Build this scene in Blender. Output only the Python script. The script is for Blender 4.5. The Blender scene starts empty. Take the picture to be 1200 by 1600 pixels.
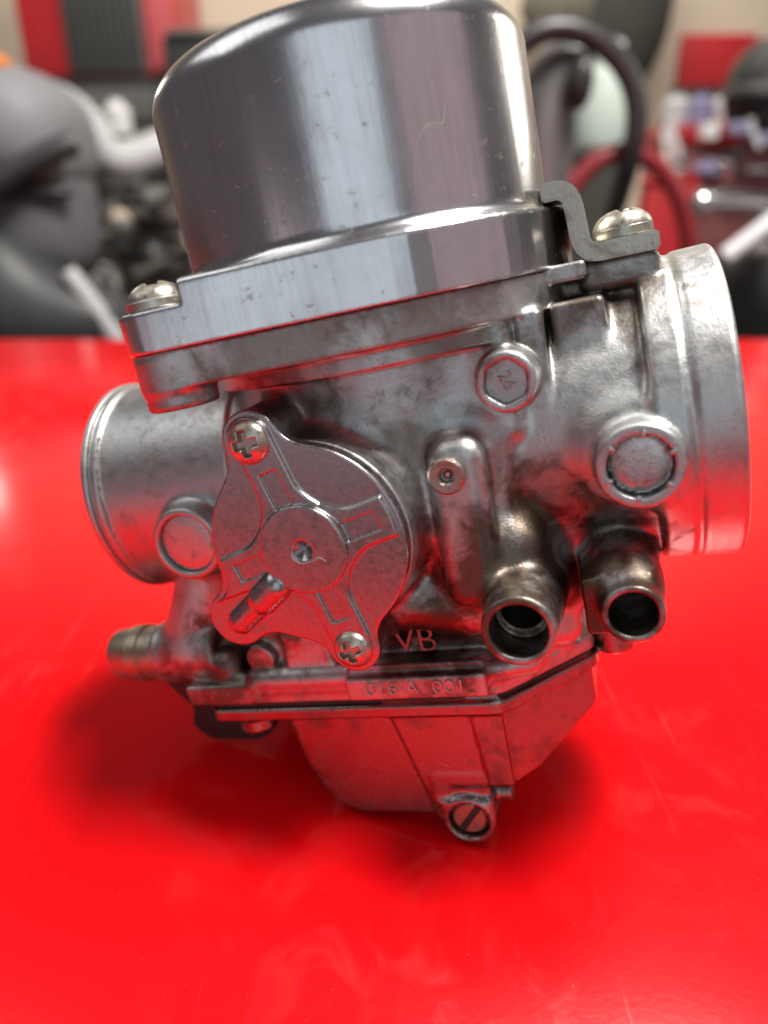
import bpy, bmesh, math, random
import numpy as np
from mathutils import Vector, Matrix
random.seed(7); np.random.seed(7)
SC = bpy.context.scene
COL = SC.collection

# ------------------------------------------------------------------ camera
# world: z up, table top at z = 0, camera above the origin looking along +y, pitched down
PITCH = math.radians(24.0)
CAM_H = 0.10225
FPX = 1150.0                      # focal length in pixels of a 1200 x 1600 frame
cam = bpy.data.cameras.new('camera'); camo = bpy.data.objects.new('camera', cam); COL.objects.link(camo)
cam.sensor_fit = 'VERTICAL'; cam.sensor_height = 36.0; cam.lens = 36.0*FPX/1600.0
cam.clip_start = 0.005; cam.clip_end = 60.0
cam.dof.use_dof = True; cam.dof.focus_distance = 0.106; cam.dof.aperture_fstop = cam.lens/2.45
cam.dof.aperture_blades = 0
camo.location = (0, 0, CAM_H); camo.rotation_euler = (math.pi/2-PITCH, 0, 0)
SC.camera = camo

# ------------------------------------------------------------------ world + lamps + exposure
w = bpy.data.worlds.new('World'); SC.world = w; w.use_nodes = True
nt = w.node_tree; bg = nt.nodes['Background']
bg.inputs['Color'].default_value = (0.150, 0.140, 0.148, 1); bg.inputs['Strength'].default_value = 0.56

def area(name, loc, target, sx, sy, power, color):
    l = bpy.data.lights.new(name, 'AREA'); l.shape = 'RECTANGLE'; l.size = sx; l.size_y = sy
    l.energy = power; l.color = color
    o = bpy.data.objects.new(name, l); COL.objects.link(o); o.location = loc
    d = Vector(target)-Vector(loc); o.rotation_euler = d.to_track_quat('-Z', 'Y').to_euler()
    return o
CT = (0.01, 0.12, 0.06)
area('ceiling_light', (0.42, 0.20, 1.40), CT, 0.60, 0.36, 54, (1.0, 0.97, 0.93))
area('ceiling_light_left', (-0.95, 0.16, 1.15), CT, 0.9, 0.9, 4.0, (0.97, 0.97, 0.97))
area('ceiling_light_rear', (-1.46, 2.25, 0.70), (-0.147, 0.264, 0.0), 0.20, 0.20, 1.7, (1.0, 0.97, 0.92))
area('wall_fill', (0.2, 1.9, 1.9), (0.0, 3.4, 1.0), 2.4, 0.5, 60, (1.0, 0.95, 0.88))  # unseen lamp added to brighten the wall, turned away from the table
area('doorway_light', (-0.06, -1.25, 0.50), CT, 1.05, 1.25, 3.0, (0.80, 0.92, 1.0))
area('pink_fill', (1.10, -0.62, 0.55), CT, 1.3, 1.1, 1.4, (1.0, 0.72, 0.77))  # added pink panel, fills the right side of the cap's reflections
area('lilac_fill', (-0.75, -0.85, 0.02), CT, 0.8, 0.40, 0.34, (1.0, 0.84, 0.92))  # added lilac panel behind the camera, reflected in the valve cover
area('side_light', (1.6, 1.3, 0.85), CT, 0.5, 0.6, 6, (1.0, 0.93, 0.82))

SC.view_settings.view_transform = 'Standard'; SC.view_settings.look = 'None'
SC.view_settings.exposure = 0.0; SC.view_settings.gamma = 1.0
SC.view_settings.use_curve_mapping = False
SC.render.engine = 'CYCLES'
SC.cycles.use_denoising = True
SC.cycles.max_bounces = 6; SC.cycles.glossy_bounces = 4; SC.cycles.diffuse_bounces = 3
SC.cycles.use_adaptive_sampling = True; SC.cycles.adaptive_threshold = 0.02

# ------------------------------------------------------------------ materials
class NT:
    def __init__(s, m): s.t = m.node_tree; s.n = s.t.nodes; s.l = s.t.links
    def add(s, typ, **kw):
        n = s.n.new(typ)
        for k, v in kw.items():
            if k in n.inputs: 
                n.inputs[k].default_value = v
            else: setattr(n, k, v)
        return n
    def link(s, a, b): s.l.new(a, b)
def material(name):
    m = bpy.data.materials.new(name); m.use_nodes = True
    return m, NT(m), m.node_tree.nodes['Principled BSDF']
def noise(N, coord, scale, detail=4, rough=0.6, dist=0.0):
    n = N.add('ShaderNodeTexNoise'); n.inputs['Scale'].default_value = scale
    n.inputs['Detail'].default_value = detail; n.inputs['Roughness'].default_value = rough
    n.inputs['Distortion'].default_value = dist
    N.link(coord, n.inputs['Vector']); return n.outputs['Fac']
def ramp(N, fac, stops):
    r = N.add('ShaderNodeValToRGB'); e = r.color_ramp.elements
    while len(e) < len(stops): e.new(0.5)
    for k, (p, c) in enumerate(stops):
        e[k].position = p; e[k].color = (c, c, c, 1) if isinstance(c, (int, float)) else (*c, 1)
    N.link(fac, r.inputs['Fac']); return r.outputs['Color']
def mixc(N, fac, a, b):
    m = N.add('ShaderNodeMix', data_type='RGBA')
    for s, v in ((0, fac), (6, a), (7, b)):
        if isinstance(v, tuple): m.inputs[s].default_value = (*v, 1)
        elif isinstance(v, (int, float)): m.inputs[s].default_value = v
        else: N.link(v, m.inputs[s])
    return m.outputs[2]
def math_(N, op, a, b=0.0):
    m = N.add('ShaderNodeMath', operation=op)
    for s, v in ((0, a), (1, b)):
        if isinstance(v, (int, float)): m.inputs[s].default_value = v
        else: N.link(v, m.inputs[s])
    return m.outputs[0]
def bump(N, bs, h, dist, strength=1.0, prev=None):
    b = N.add('ShaderNodeBump'); b.inputs['Distance'].default_value = dist; b.inputs['Strength'].default_value = strength
    N.link(h, b.inputs['Height'])
    if prev: N.link(prev, b.inputs['Normal'])
    N.link(b.outputs['Normal'], bs.inputs['Normal']); return b.outputs['Normal']

def metal(name, col, grime, rough=(0.3, 0.5), gscale=160, gpos=(0.50, 0.72), grain=2400, bumpd=0.00006, gmet=0.55,
          speck=0.5, grough=0.55, metallic=1.0, stains=(), oil=(0.10, 0.066, 0.04)):
    m, N, bs = material(name)
    co = N.add('ShaderNodeTexCoord').outputs['Object']
    big = noise(N, co, gscale, 4, 0.62, 0.4); mid = noise(N, co, gscale*4.3, 3, 0.6); fine = noise(N, co, grain, 2, 0.7)
    mask = ramp(N, big, [(gpos[0], 0.0), (gpos[1], 1.0)])
    spk = ramp(N, mid, [(0.60, 0.0), (0.72, speck)])
    mk = math_(N, 'MAXIMUM', mask, spk)
    var = mixc(N, mid, tuple(c*0.86 for c in col), tuple(min(1, c*1.1) for c in col))
    c = mixc(N, mk, var, grime)
    for (cx_, cy_, cz_, rad, amt) in stains:                   # brown fuel and oil staining where it has run
        ds = N.add('ShaderNodeVectorMath', operation='DISTANCE'); N.link(co, ds.inputs[0]); ds.inputs[1].default_value = (cx_*0.001, cy_*0.001, cz_*0.001)
        f = math_(N, 'SUBTRACT', math_(N, 'ADD', 1.0, math_(N, 'MULTIPLY', math_(N, 'SUBTRACT', big, 0.5), 2.4)), math_(N, 'DIVIDE', ds.outputs['Value'], rad*0.001))
        c = mixc(N, math_(N, 'MULTIPLY', ramp(N, f, [(0.0, 0.0), (0.55, 1.0)]), amt), c, oil)
    N.link(c, bs.inputs['Base Color'])
    mt = math_(N, 'SUBTRACT', metallic, math_(N, 'MULTIPLY', mk, metallic-gmet)); N.link(mt, bs.inputs['Metallic'])
    r = N.add('ShaderNodeMapRange'); N.link(mid, r.inputs['Value'])
    r.inputs['From Min'].default_value = 0.3; r.inputs['From Max'].default_value = 0.7
    r.inputs['To Min'].default_value = rough[0]; r.inputs['To Max'].default_value = rough[1]
    rr = math_(N, 'ADD', r.outputs[0], math_(N, 'MULTIPLY', mk, grough-rough[1])); N.link(rr, bs.inputs['Roughness'])
    p = bump(N, bs, fine, bumpd, 1.0); bump(N, bs, mid, bumpd, 0.10, p)
    return m

M = {}
M['cast'] = metal('cast_aluminium', (0.52, 0.525, 0.52), (0.16, 0.12, 0.09), rough=(0.36, 0.50), gpos=(0.54, 0.90), speck=0.3, grain=2600, bumpd=0.00005,
                  stains=[(20, -24, -17, 16, 0.88), (4, -20, -24, 13, 0.85), (-6, -20, 12, 12, 0.5), (38, -12, 17, 9, 0.75), (30, -14, 17, 7, 0.6), (26, -16, -5, 8, 0.5), (-36, -10, -16, 10, 0.5), (-32, -15, -32, 14, 0.8), (8, -20, 4, 9, 0.6), (34, -22, -20, 12, 0.88), (-44, -14, -28, 9, 0.5), (25, -18, 12, 6, 0.4), (-20, -30, 19, 9, 0.35), (-14, -14, -20, 12, 0.85), (-4, -31, 20, 13, 0.55), (16, -27, 20, 11, 0.5)])
M['bowl'] = metal('bowl_aluminium', (0.31, 0.275, 0.265), (0.12, 0.075, 0.06), gmet=0.95, rough=(0.18, 0.30), gscale=110, gpos=(0.55, 0.8))
M['cover'] = metal('cover_aluminium', (0.44, 0.41, 0.41), (0.19, 0.155, 0.14), bumpd=0.000012, rough=(0.22, 0.33), gscale=240, gpos=(0.55, 0.9), speck=0.10)
M['screw'] = metal('zinc_screw', (0.56, 0.53, 0.46), (0.17, 0.13, 0.09), rough=(0.25, 0.42), gscale=420, gpos=(0.5, 0.75), bumpd=0.00003)
M['bracket'] = metal('zinc_bracket', (0.50, 0.48, 0.41), (0.22, 0.19, 0.14), rough=(0.28, 0.44), gscale=260, gpos=(0.5, 0.8))
M['brass'] = metal('brass_jet', (0.42, 0.36, 0.30), (0.16, 0.12, 0.09), rough=(0.3, 0.45), gscale=500, gpos=(0.55, 0.8))
M['plug'] = metal('plug_steel', (0.58, 0.56, 0.55), (0.22, 0.14, 0.09), rough=(0.28, 0.42), gscale=330, gpos=(0.56, 0.75))
M['nozzle'] = metal('dull_brass', (0.46, 0.40, 0.30), (0.20, 0.16, 0.11), rough=(0.34, 0.46), gscale=220, gpos=(0.5, 0.85))
M['stained'] = metal('stained_casting', (0.24, 0.20, 0.17), (0.10, 0.075, 0.055), rough=(0.28, 0.4), gscale=400)
M['blacksteel'] = metal('black_steel', (0.10, 0.095, 0.09), (0.05, 0.04, 0.035), rough=(0.4, 0.55))

def cap_material():
    m, N, bs = material('polished_aluminium')
    co = N.add('ShaderNodeTexCoord').outputs['Object']
    mp = N.add('ShaderNodeMapping'); mp.inputs['Scale'].default_value = (1, 1, 0.06); N.link(co, mp.inputs['Vector'])
    st = noise(N, mp.outputs[0], 900, 4, 0.7)
    mid = noise(N, co, 520, 5, 0.65); big = noise(N, co, 70, 4, 0.6); fine = noise(N, co, 3000, 2, 0.6)
    spk = ramp(N, mid, [(0.61, 0.0), (0.72, 0.65)])
    haz = ramp(N, big, [(0.35, 0.0), (0.75, 1.0)])
    base = mixc(N, haz, (0.74, 0.74, 0.755), (0.60, 0.59, 0.60))
    base = mixc(N, math_(N, 'MULTIPLY', ramp(N, st, [(0.45, 0.0), (0.75, 1.0)]), 0.5), base, (0.50, 0.47, 0.46))
    N.link(mixc(N, spk, base, (0.30, 0.27, 0.25)), bs.inputs['Base Color'])
    bs.inputs['Metallic'].default_value = 1.0
    r = math_(N, 'ADD', 0.17, math_(N, 'MULTIPLY', haz, 0.09)); r = math_(N, 'ADD', r, math_(N, 'MULTIPLY', spk, 0.3))
    r = math_(N, 'ADD', r, math_(N, 'MULTIPLY', st, 0.05))
    N.link(r, bs.inputs['Roughness'])
    p = bump(N, bs, st, 0.00002, 0.8); p = bump(N, bs, fine, 0.00001, 0.6, p); bump(N, bs, mid, 0.00003, 0.4, p)
    return m
M['cap'] = cap_material()

def table_material():
    m, N, bs = material('red_gloss_paint')
    co = N.add('ShaderNodeTexCoord').outputs['Object']
    big = noise(N, co, 9, 3, 0.6, 0.6); mid = noise(N, co, 60, 5, 0.65, 1.2); fine = noise(N, co, 900, 1, 0.6)
    smear = ramp(N, mid, [(0.50, 0.0), (0.82, 1.0)]); area_ = ramp(N, big, [(0.42, 0.0), (0.68, 1.0)])
    sm = math_(N, 'MULTIPLY', smear, area_)
    scr = None
    for k, (ang, sc) in enumerate(((0.5, 300), (1.9, 420), (2.7, 260))):   # fine rub marks in several directions
        mp = N.add('ShaderNodeMapping'); mp.inputs['Rotation'].default_value = (0, 0, ang); mp.inputs['Scale'].default_value = (1, 0.035, 1); N.link(co, mp.inputs['Vector'])
        l = ramp(N, noise(N, mp.outputs[0], sc, 3, 0.5, 0.3), [(0.66, 0.0), (0.72, 1.0)])
        gate = ramp(N, noise(N, co, 14+5*k, 3, 0.6), [(0.48, 0.0), (0.62, 1.0)])
        l = math_(N, 'MULTIPLY', l, gate); scr = l if scr is None else math_(N, 'MAXIMUM', scr, l)
    dust = ramp(N, noise(N, co, 1500, 2, 0.5), [(0.71, 0.0), (0.76, 1.0)])
    dk = ramp(N, noise(N, co, 480, 2, 0.5), [(0.76, 0.0), (0.79, 1.0)])
    c = mixc(N, math_(N, 'MULTIPLY', sm, 0.24), (0.78, 0.003, 0.006), (0.80, 0.12, 0.11))
    c = mixc(N, math_(N, 'MULTIPLY', scr, 0.03), c, (0.85, 0.35, 0.32))
    c = mixc(N, math_(N, 'MULTIPLY', dust, 0.06), c, (0.8, 0.5, 0.45)); c = mixc(N, math_(N, 'MULTIPLY', dk, 0.5), c, (0.25, 0.01, 0.01))
    N.link(c, bs.inputs['Base Color'])
    r = math_(N, 'ADD', 0.15, math_(N, 'MULTIPLY', sm, 0.25)); r = math_(N, 'ADD', r, math_(N, 'MULTIPLY', scr, 0.15)); N.link(r, bs.inputs['Roughness'])
    bs.inputs['IOR'].default_value = 1.45
    p = bump(N, bs, fine, 0.00003, 0.35); p = bump(N, bs, big, 0.0010, 0.12, p)
    bump(N, bs, scr, 0.00002, 0.5, p)
    return m
M['table'] = table_material()

def plain(name, col, rough=0.5, metallic=0.0, var=0.25, scale=12):
    m, N, bs = material(name)
    co = N.add('ShaderNodeTexCoord').outputs['Object']
    n = noise(N, co, scale, 5, 0.6)
    N.link(mixc(N, n, tuple(c*(1-var) for c in col), tuple(min(1, c*(1+var)) for c in col)), bs.inputs['Base Color'])
    bs.inputs['Roughness'].default_value = rough; bs.inputs['Metallic'].default_value = metallic
    return m
M['gasket'] = plain('gasket_rubber', (0.035, 0.028, 0.026), 0.5, 0, 0.4, 400)
M['lint'] = plain('lint_white', (0.5, 0.49, 0.47), 0.8)

# ------------------------------------------------------------------ object helpers
def link(name, me, mat=None, parent=None):
    if mat is not None: me.materials.clear(); me.materials.append(mat)
    o = bpy.data.objects.new(name, me); COL.objects.link(o)
    if parent is not None: o.parent = parent
    return o
def tag(o, label=None, cat=None, group=None, kind=None):
    for k, v in (('label', label), ('category', cat), ('group', group), ('kind', kind)):
        if v: o[k] = v
    return o
def empty(name, loc=(0, 0, 0)):
    o = bpy.data.objects.new(name, None); COL.objects.link(o); o.location = loc; o.empty_display_size = 0.02
    return o
def from_py(name, v, f, smooth=True):
    me = bpy.data.meshes.new(name); me.from_pydata([tuple(q) for q in v], [], f); me.update()
    if smooth: me.polygons.foreach_set('use_smooth', [True]*len(me.polygons))
    return me

# ------------------------------------------------------------------ signed distance toolkit (millimetres)
F = np.float32
def smin(a, b, k):
    h = np.maximum(k-np.abs(a-b), 0)/k
    return np.minimum(a, b)-h*h*k*F(0.25)
def smax(a, b, k): return -smin(-a, -b, k)
def rnd2(a, b, r):                          # intersection of two distances with rounding r
    a = a+r; b = b+r
    return np.minimum(np.maximum(a, b), 0)+np.sqrt(np.maximum(a, 0)**2+np.maximum(b, 0)**2)-r
def cylx(p, y, z, x0, x1, r, rd=0.3, r1=None):
    q = np.hypot(p[1]-y, p[2]-z); m = (x0+x1)/2
    if r1 is not None: r = r+(r1-r)*np.clip((p[0]-x0)/(x1-x0), 0, 1)
    return rnd2(q-r, np.abs(p[0]-m)-(x1-x0)/2, rd)
def cyly(p, x, z, y0, y1, r, rd=0.3, r1=None):
    q = np.hypot(p[0]-x, p[2]-z); m = (y0+y1)/2
    if r1 is not None: r = r+(r1-r)*np.clip((p[1]-y0)/(y1-y0), 0, 1)
    return rnd2(q-r, np.abs(p[1]-m)-(y1-y0)/2, rd)
def cylz(p, x, y, z0, z1, r, rd=0.3, r1=None):
    q = np.hypot(p[0]-x, p[1]-y); m = (z0+z1)/2
    if r1 is not None: r = r+(r1-r)*np.clip((p[2]-z0)/(z1-z0), 0, 1)
    return rnd2(q-r, np.abs(p[2]-m)-(z1-z0)/2, rd)
def box(p, x0, x1, y0, y1, z0, z1, rd=0.4):
    a = np.abs(p[0]-(x0+x1)/2)-(x1-x0)/2+rd; b = np.abs(p[1]-(y0+y1)/2)-(y1-y0)/2+rd; c = np.abs(p[2]-(z0+z1)/2)-(z1-z0)/2+rd
    return np.minimum(np.maximum(a, np.maximum(b, c)), 0)+np.sqrt(np.maximum(a, 0)**2+np.maximum(b, 0)**2+np.maximum(c, 0)**2)-rd
def capsule(p, a, b, r, r1=None):
    a = np.array(a, F); d = np.array(b, F)-a; L = float(d@d)
    t = np.clip(((p[0]-a[0])*d[0]+(p[1]-a[1])*d[1]+(p[2]-a[2])*d[2])/L, 0, 1)
    if r1 is not None: r = r+(r1-r)*t
    return np.sqrt((p[0]-a[0]-d[0]*t)**2+(p[1]-a[1]-d[1]*t)**2+(p[2]-a[2]-d[2]*t)**2)-r
def seg2(u, v, a, b):
    d = (b[0]-a[0], b[1]-a[1]); L = d[0]**2+d[1]**2
    t = np.clip(((u-a[0])*d[0]+(v-a[1])*d[1])/L, 0, 1)
    return np.hypot(u-a[0]-d[0]*t, v-a[1]-d[1]*t)
class Shape2D:                              # polygon -> distance table, sampled bilinearly
    def __init__(s, poly, h=0.25, pad=8):
        P = np.array(poly, np.float64); lo = P.min(0)-pad; hi = P.max(0)+pad
        n = np.ceil((hi-lo)/h).astype(int)+1
        U, V = np.meshgrid(lo[0]+h*np.arange(n[0]), lo[1]+h*np.arange(n[1]), indexing='ij')
        d = np.full(U.shape, 1e9); ins = np.zeros(U.shape, bool)
        for k in range(len(P)):
            a, b = P[k], P[(k+1) % len(P)]
            d = np.minimum(d, seg2(U, V, a, b))
            c = (a[1] > V) != (b[1] > V)
            with np.errstate(divide='ignore', invalid='ignore'):
                xi = a[0]+(V-a[1])*(b[0]-a[0])/(b[1]-a[1])
            ins ^= c & (U < xi)
        s.T = np.where(ins, -d, d).astype(F); s.lo = lo; s.h = h; s.n = n
    def __call__(s, u, v):
        a = np.clip((u-s.lo[0])/s.h, 0, s.n[0]-1.001); b = np.clip((v-s.lo[1])/s.h, 0, s.n[1]-1.001)
        i = a.astype(np.int32); j = b.astype(np.int32); a = a-i; b = b-j; T = s.T
        return (T[i, j]*(1-a)+T[i+1, j]*a)*(1-b)+(T[i, j+1]*(1-a)+T[i+1, j+1]*a)*b
def hull_circles(cs, n=72):
    pts = []
    for x, y, r in cs:
        for k in range(n):
            t = 2*math.pi*k/n; pts.append((x+r*math.cos(t), y+r*math.sin(t)))
    pts = sorted(pts)
    def half(ps):
        o = []
        for q in ps:
            while len(o) > 1 and (o[-1][0]-o[-2][0])*(q[1]-o[-2][1])-(o[-1][1]-o[-2][1])*(q[0]-o[-2][0]) <= 0: o.pop()
            o.append(q)
        return o
    a = half(pts); b = half(pts[::-1])
    return a[:-1]+b[:-1]
def round_poly(pts, n=8):                   # pts: (x, y, radius)
    out = []; N = len(pts)
    for k in range(N):
        p = Vector(pts[k][:2]); r = pts[k][2]; a = (Vector(pts[k-1][:2])-p); b = (Vector(pts[(k+1) % N][:2])-p)
        if r <= 0: out.append(tuple(p)); continue
        ang = a.angle(b); t = min(r/math.tan(ang/2), a.length*0.48, b.length*0.48)
        A = p+a.normalized()*t; B = p+b.normalized()*t
        for i in range(n+1):
            s = i/n; q = A*(1-s)**2+p*2*s*(1-s)+B*s*s; out.append(tuple(q))
    return out

def polygonise(name, fn, lo, hi, h, blk=8, smooth=True):
    lo = np.array(lo, float); hi = np.array(hi, float)
    nb = np.ceil((hi-lo)/(h*blk)).astype(int); n = nb*blk+1
    D = np.full(n, 9.0, F)
    c = [lo[a]+h*blk*(np.arange(nb[a])+0.5) for a in range(3)]
    G = np.meshgrid(*c, indexing='ij'); pc = np.stack([g.ravel() for g in G]).astype(F)
    dc = fn(pc); rad = h*blk*0.5*math.sqrt(3)
    keep = np.nonzero(np.abs(dc) < rad*1.25+0.6)[0]
    inner = np.nonzero(dc <= -(rad*1.25+0.6))[0]
    bi = np.stack(np.unravel_index(np.arange(dc.size), nb), 1)
    for k in inner:
        i, j, l = bi[k]*blk; D[i:i+blk+1, j:j+blk+1, l:l+blk+1] = -9.0
    off = np.stack(np.meshgrid(*[np.arange(blk+1)]*3, indexing='ij'), -1).reshape(-1, 3)
    for s in range(0, len(keep), 1500):
        kk = keep[s:s+1500]
        I = (bi[kk][:, None, :]*blk+off[None]).reshape(-1, 3)
        p = (lo[:, None]+h*I.T).astype(F)
        D[I[:, 0], I[:, 1], I[:, 2]] = fn(p)
    S = D < 0
    cnt = np.zeros(np.array(D.shape)-1, np.int8)
    sl = [slice(0, -1), slice(1, None)]
    for a in (0, 1):
        for b in (0, 1):
            for e in (0, 1): cnt += S[sl[a], sl[b], sl[e]]
    cells = np.argwhere((cnt > 0) & (cnt < 8))
    idx = np.full(cnt.shape, -1, np.int32); idx[cells[:, 0], cells[:, 1], cells[:, 2]] = np.arange(len(cells))
    acc = np.zeros((len(cells), 3)); num = np.zeros(len(cells))
    corner = [(a, b, e) for a in (0, 1) for b in (0, 1) for e in (0, 1)]
    for A in corner:
        for ax in range(3):
            if A[ax]: continue
            B = list(A); B[ax] = 1
            da = D[cells[:, 0]+A[0], cells[:, 1]+A[1], cells[:, 2]+A[2]]; db = D[cells[:, 0]+B[0], cells[:, 1]+B[1], cells[:, 2]+B[2]]
            m = (da < 0) != (db < 0)
            t = np.where(m, da/np.where(m, da-db, 1), 0)
            q = np.tile(np.array(A, float), (len(cells), 1)); q[:, ax] += t
            acc[m] += q[m]; num[m] += 1
    V = lo+h*(cells+acc/num[:, None])
    quads = []
    for ax in range(3):
        o1, o2 = [a for a in range(3) if a != ax]
        s0 = [slice(1, -1)]*3; s0[ax] = slice(0, -1); s1 = list(s0); s1[ax] = slice(1, None)
        a = S[tuple(s0)]; b = S[tuple(s1)]
        e = np.argwhere(a != b); flip = a[e[:, 0], e[:, 1], e[:, 2]]
        e = e+1; e[:, ax] -= 1
        def cid(d1, d2):
            q = e.copy(); q[:, o1] -= d1; q[:, o2] -= d2
            return idx[q[:, 0], q[:, 1], q[:, 2]]
        Q = np.stack([cid(0, 0), cid(1, 0), cid(1, 1), cid(0, 1)], 1)
        if ax == 1: flip = ~flip
        Q[~flip] = Q[~flip][:, ::-1]
        quads.append(Q)
    Q = np.concatenate(quads)
    P = V.T.astype(F); e = F(0.02)
    def grad(P):
        g = np.empty_like(P)
        for a in range(3):
            q = P.copy(); q[a] += e; r = P.copy(); r[a] -= e
            g[a] = fn(q)-fn(r)
        return g/np.maximum(np.sqrt((g*g).sum(0)), 1e-6)
    for it in range(2):
        g = grad(P); d = np.clip(fn(P), -0.6*h, 0.6*h); P = P-g*d*F(0.9)
    g = grad(P)
    me = bpy.data.meshes.new(name)
    me.vertices.add(P.shape[1]); me.vertices.foreach_set('co', (P.T*0.001).astype(F).ravel())
    me.loops.add(Q.size); me.loops.foreach_set('vertex_index', Q.ravel().astype(np.int32))
    me.polygons.add(len(Q)); me.polygons.foreach_set('loop_start', np.arange(0, Q.size, 4, dtype=np.int32))
    me.polygons.foreach_set('use_smooth', np.ones(len(Q), bool))
    me.update(calc_edges=True); me.validate()
    if smooth: me.normals_split_custom_set_from_vertices(g.T.astype(F))
    return me

# ------------------------------------------------------------------ setting: table top, rear bench, wall
def rounded_slab(name, x0, x1, y0, y1, z0, z1, r, mat, seg=4):
    bm = bmesh.new(); bmesh.ops.create_cube(bm, size=1)
    for v in bm.verts:
        v.co = ((x0+x1)/2+v.co.x*(x1-x0), (y0+y1)/2+v.co.y*(y1-y0), (z0+z1)/2+v.co.z*(z1-z0))
    bmesh.ops.bevel(bm, geom=list(bm.edges), offset=r, segments=seg, affect='EDGES', profile=0.5)
    me = bpy.data.meshes.new(name); bm.to_mesh(me); bm.free()
    me.polygons.foreach_set('use_smooth', [True]*len(me.polygons)); me.set_sharp_from_angle(angle=0.7)
    return me
TY = 0.545
table = link('table_top', rounded_slab('table_top', -0.40, 0.46, -0.025, TY, -0.05, 0.0, 0.010, M['table']), M['table'])
tag(table, kind='structure')
M['wall'] = plain('beige_wall', (0.66, 0.55, 0.42), 0.7, 0, 0.06, 3)
M['bench'] = plain('dark_bench', (0.06, 0.055, 0.05), 0.6, 0, 0.5, 5)
wall = link('back_wall', rounded_slab('back_wall', -4, 4, 3.4, 3.5, -1.0, 2.6, 0.01, None), M['wall']); tag(wall, kind='structure')
bench = link('rear_bench', rounded_slab('rear_bench', -2.4, 2.4, 0.80, 3.39, -0.30, -0.20, 0.01, None), M['bench']); tag(bench, kind='structure')

# ------------------------------------------------------------------ the carburetor: local frame in millimetres
# x along the bore (right = air intake), y away from the viewer, z up the vacuum cap axis
Xc = np.array([0.942, -0.112, -0.316]); Xc /= np.linalg.norm(Xc)
Zc = np.array([-0.19, -0.946, -0.265]); Zc -= Xc*(Zc@Xc); Zc /= np.linalg.norm(Zc)
Yc = np.cross(Zc, Xc); Oc = np.array([2.8, -11.1, 128.0])
sp, cp = math.sin(PITCH), math.cos(PITCH)
Wm = np.array([[1, 0, 0], [0, -sp, cp], [0, -cp, -sp]])       # viewer axes -> world axes
Rw = Wm @ np.stack([Xc, Yc, Zc], 1); Ow = Wm @ Oc*0.001 + np.array([0, 0, CAM_H])
carb = empty('carburetor')
mw = Matrix.Identity(4)
for i in range(3):
    for j in range(3): mw[i][j] = Rw[i, j]
    mw[i][3] = Ow[i]
carb.matrix_world = mw
tag(carb, 'old aluminium motorcycle carburetor with polished round cap standing on the red table', 'carburetor')

CX = 1.6                                                      # cap axis
EAR = (-19.6, -31.2)                                          # near left ear of the cap flange
flange_pts = hull_circles([(CX, 0, 31.0), (EAR[0], EAR[1], 5.4), (-20.5, 27.5, 5.4)])
FL = Shape2D(flange_pts)
low_pts = round_poly([(-37, -21.6, 1.5), (14.5, -21.6, 6), (28.6, -7.5, 4), (28.6, 9, 4), (17, 21.5, 4), (-37, 21.5, 3)])
LOW = Shape2D(low_pts)

def hexd(u, v, r):
    k0, k1 = -0.8660254, 0.5
    a, b = np.abs(u), np.abs(v)
    d = np.maximum(a*0.8660254+b*0.5, b)
    return d-r

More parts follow.
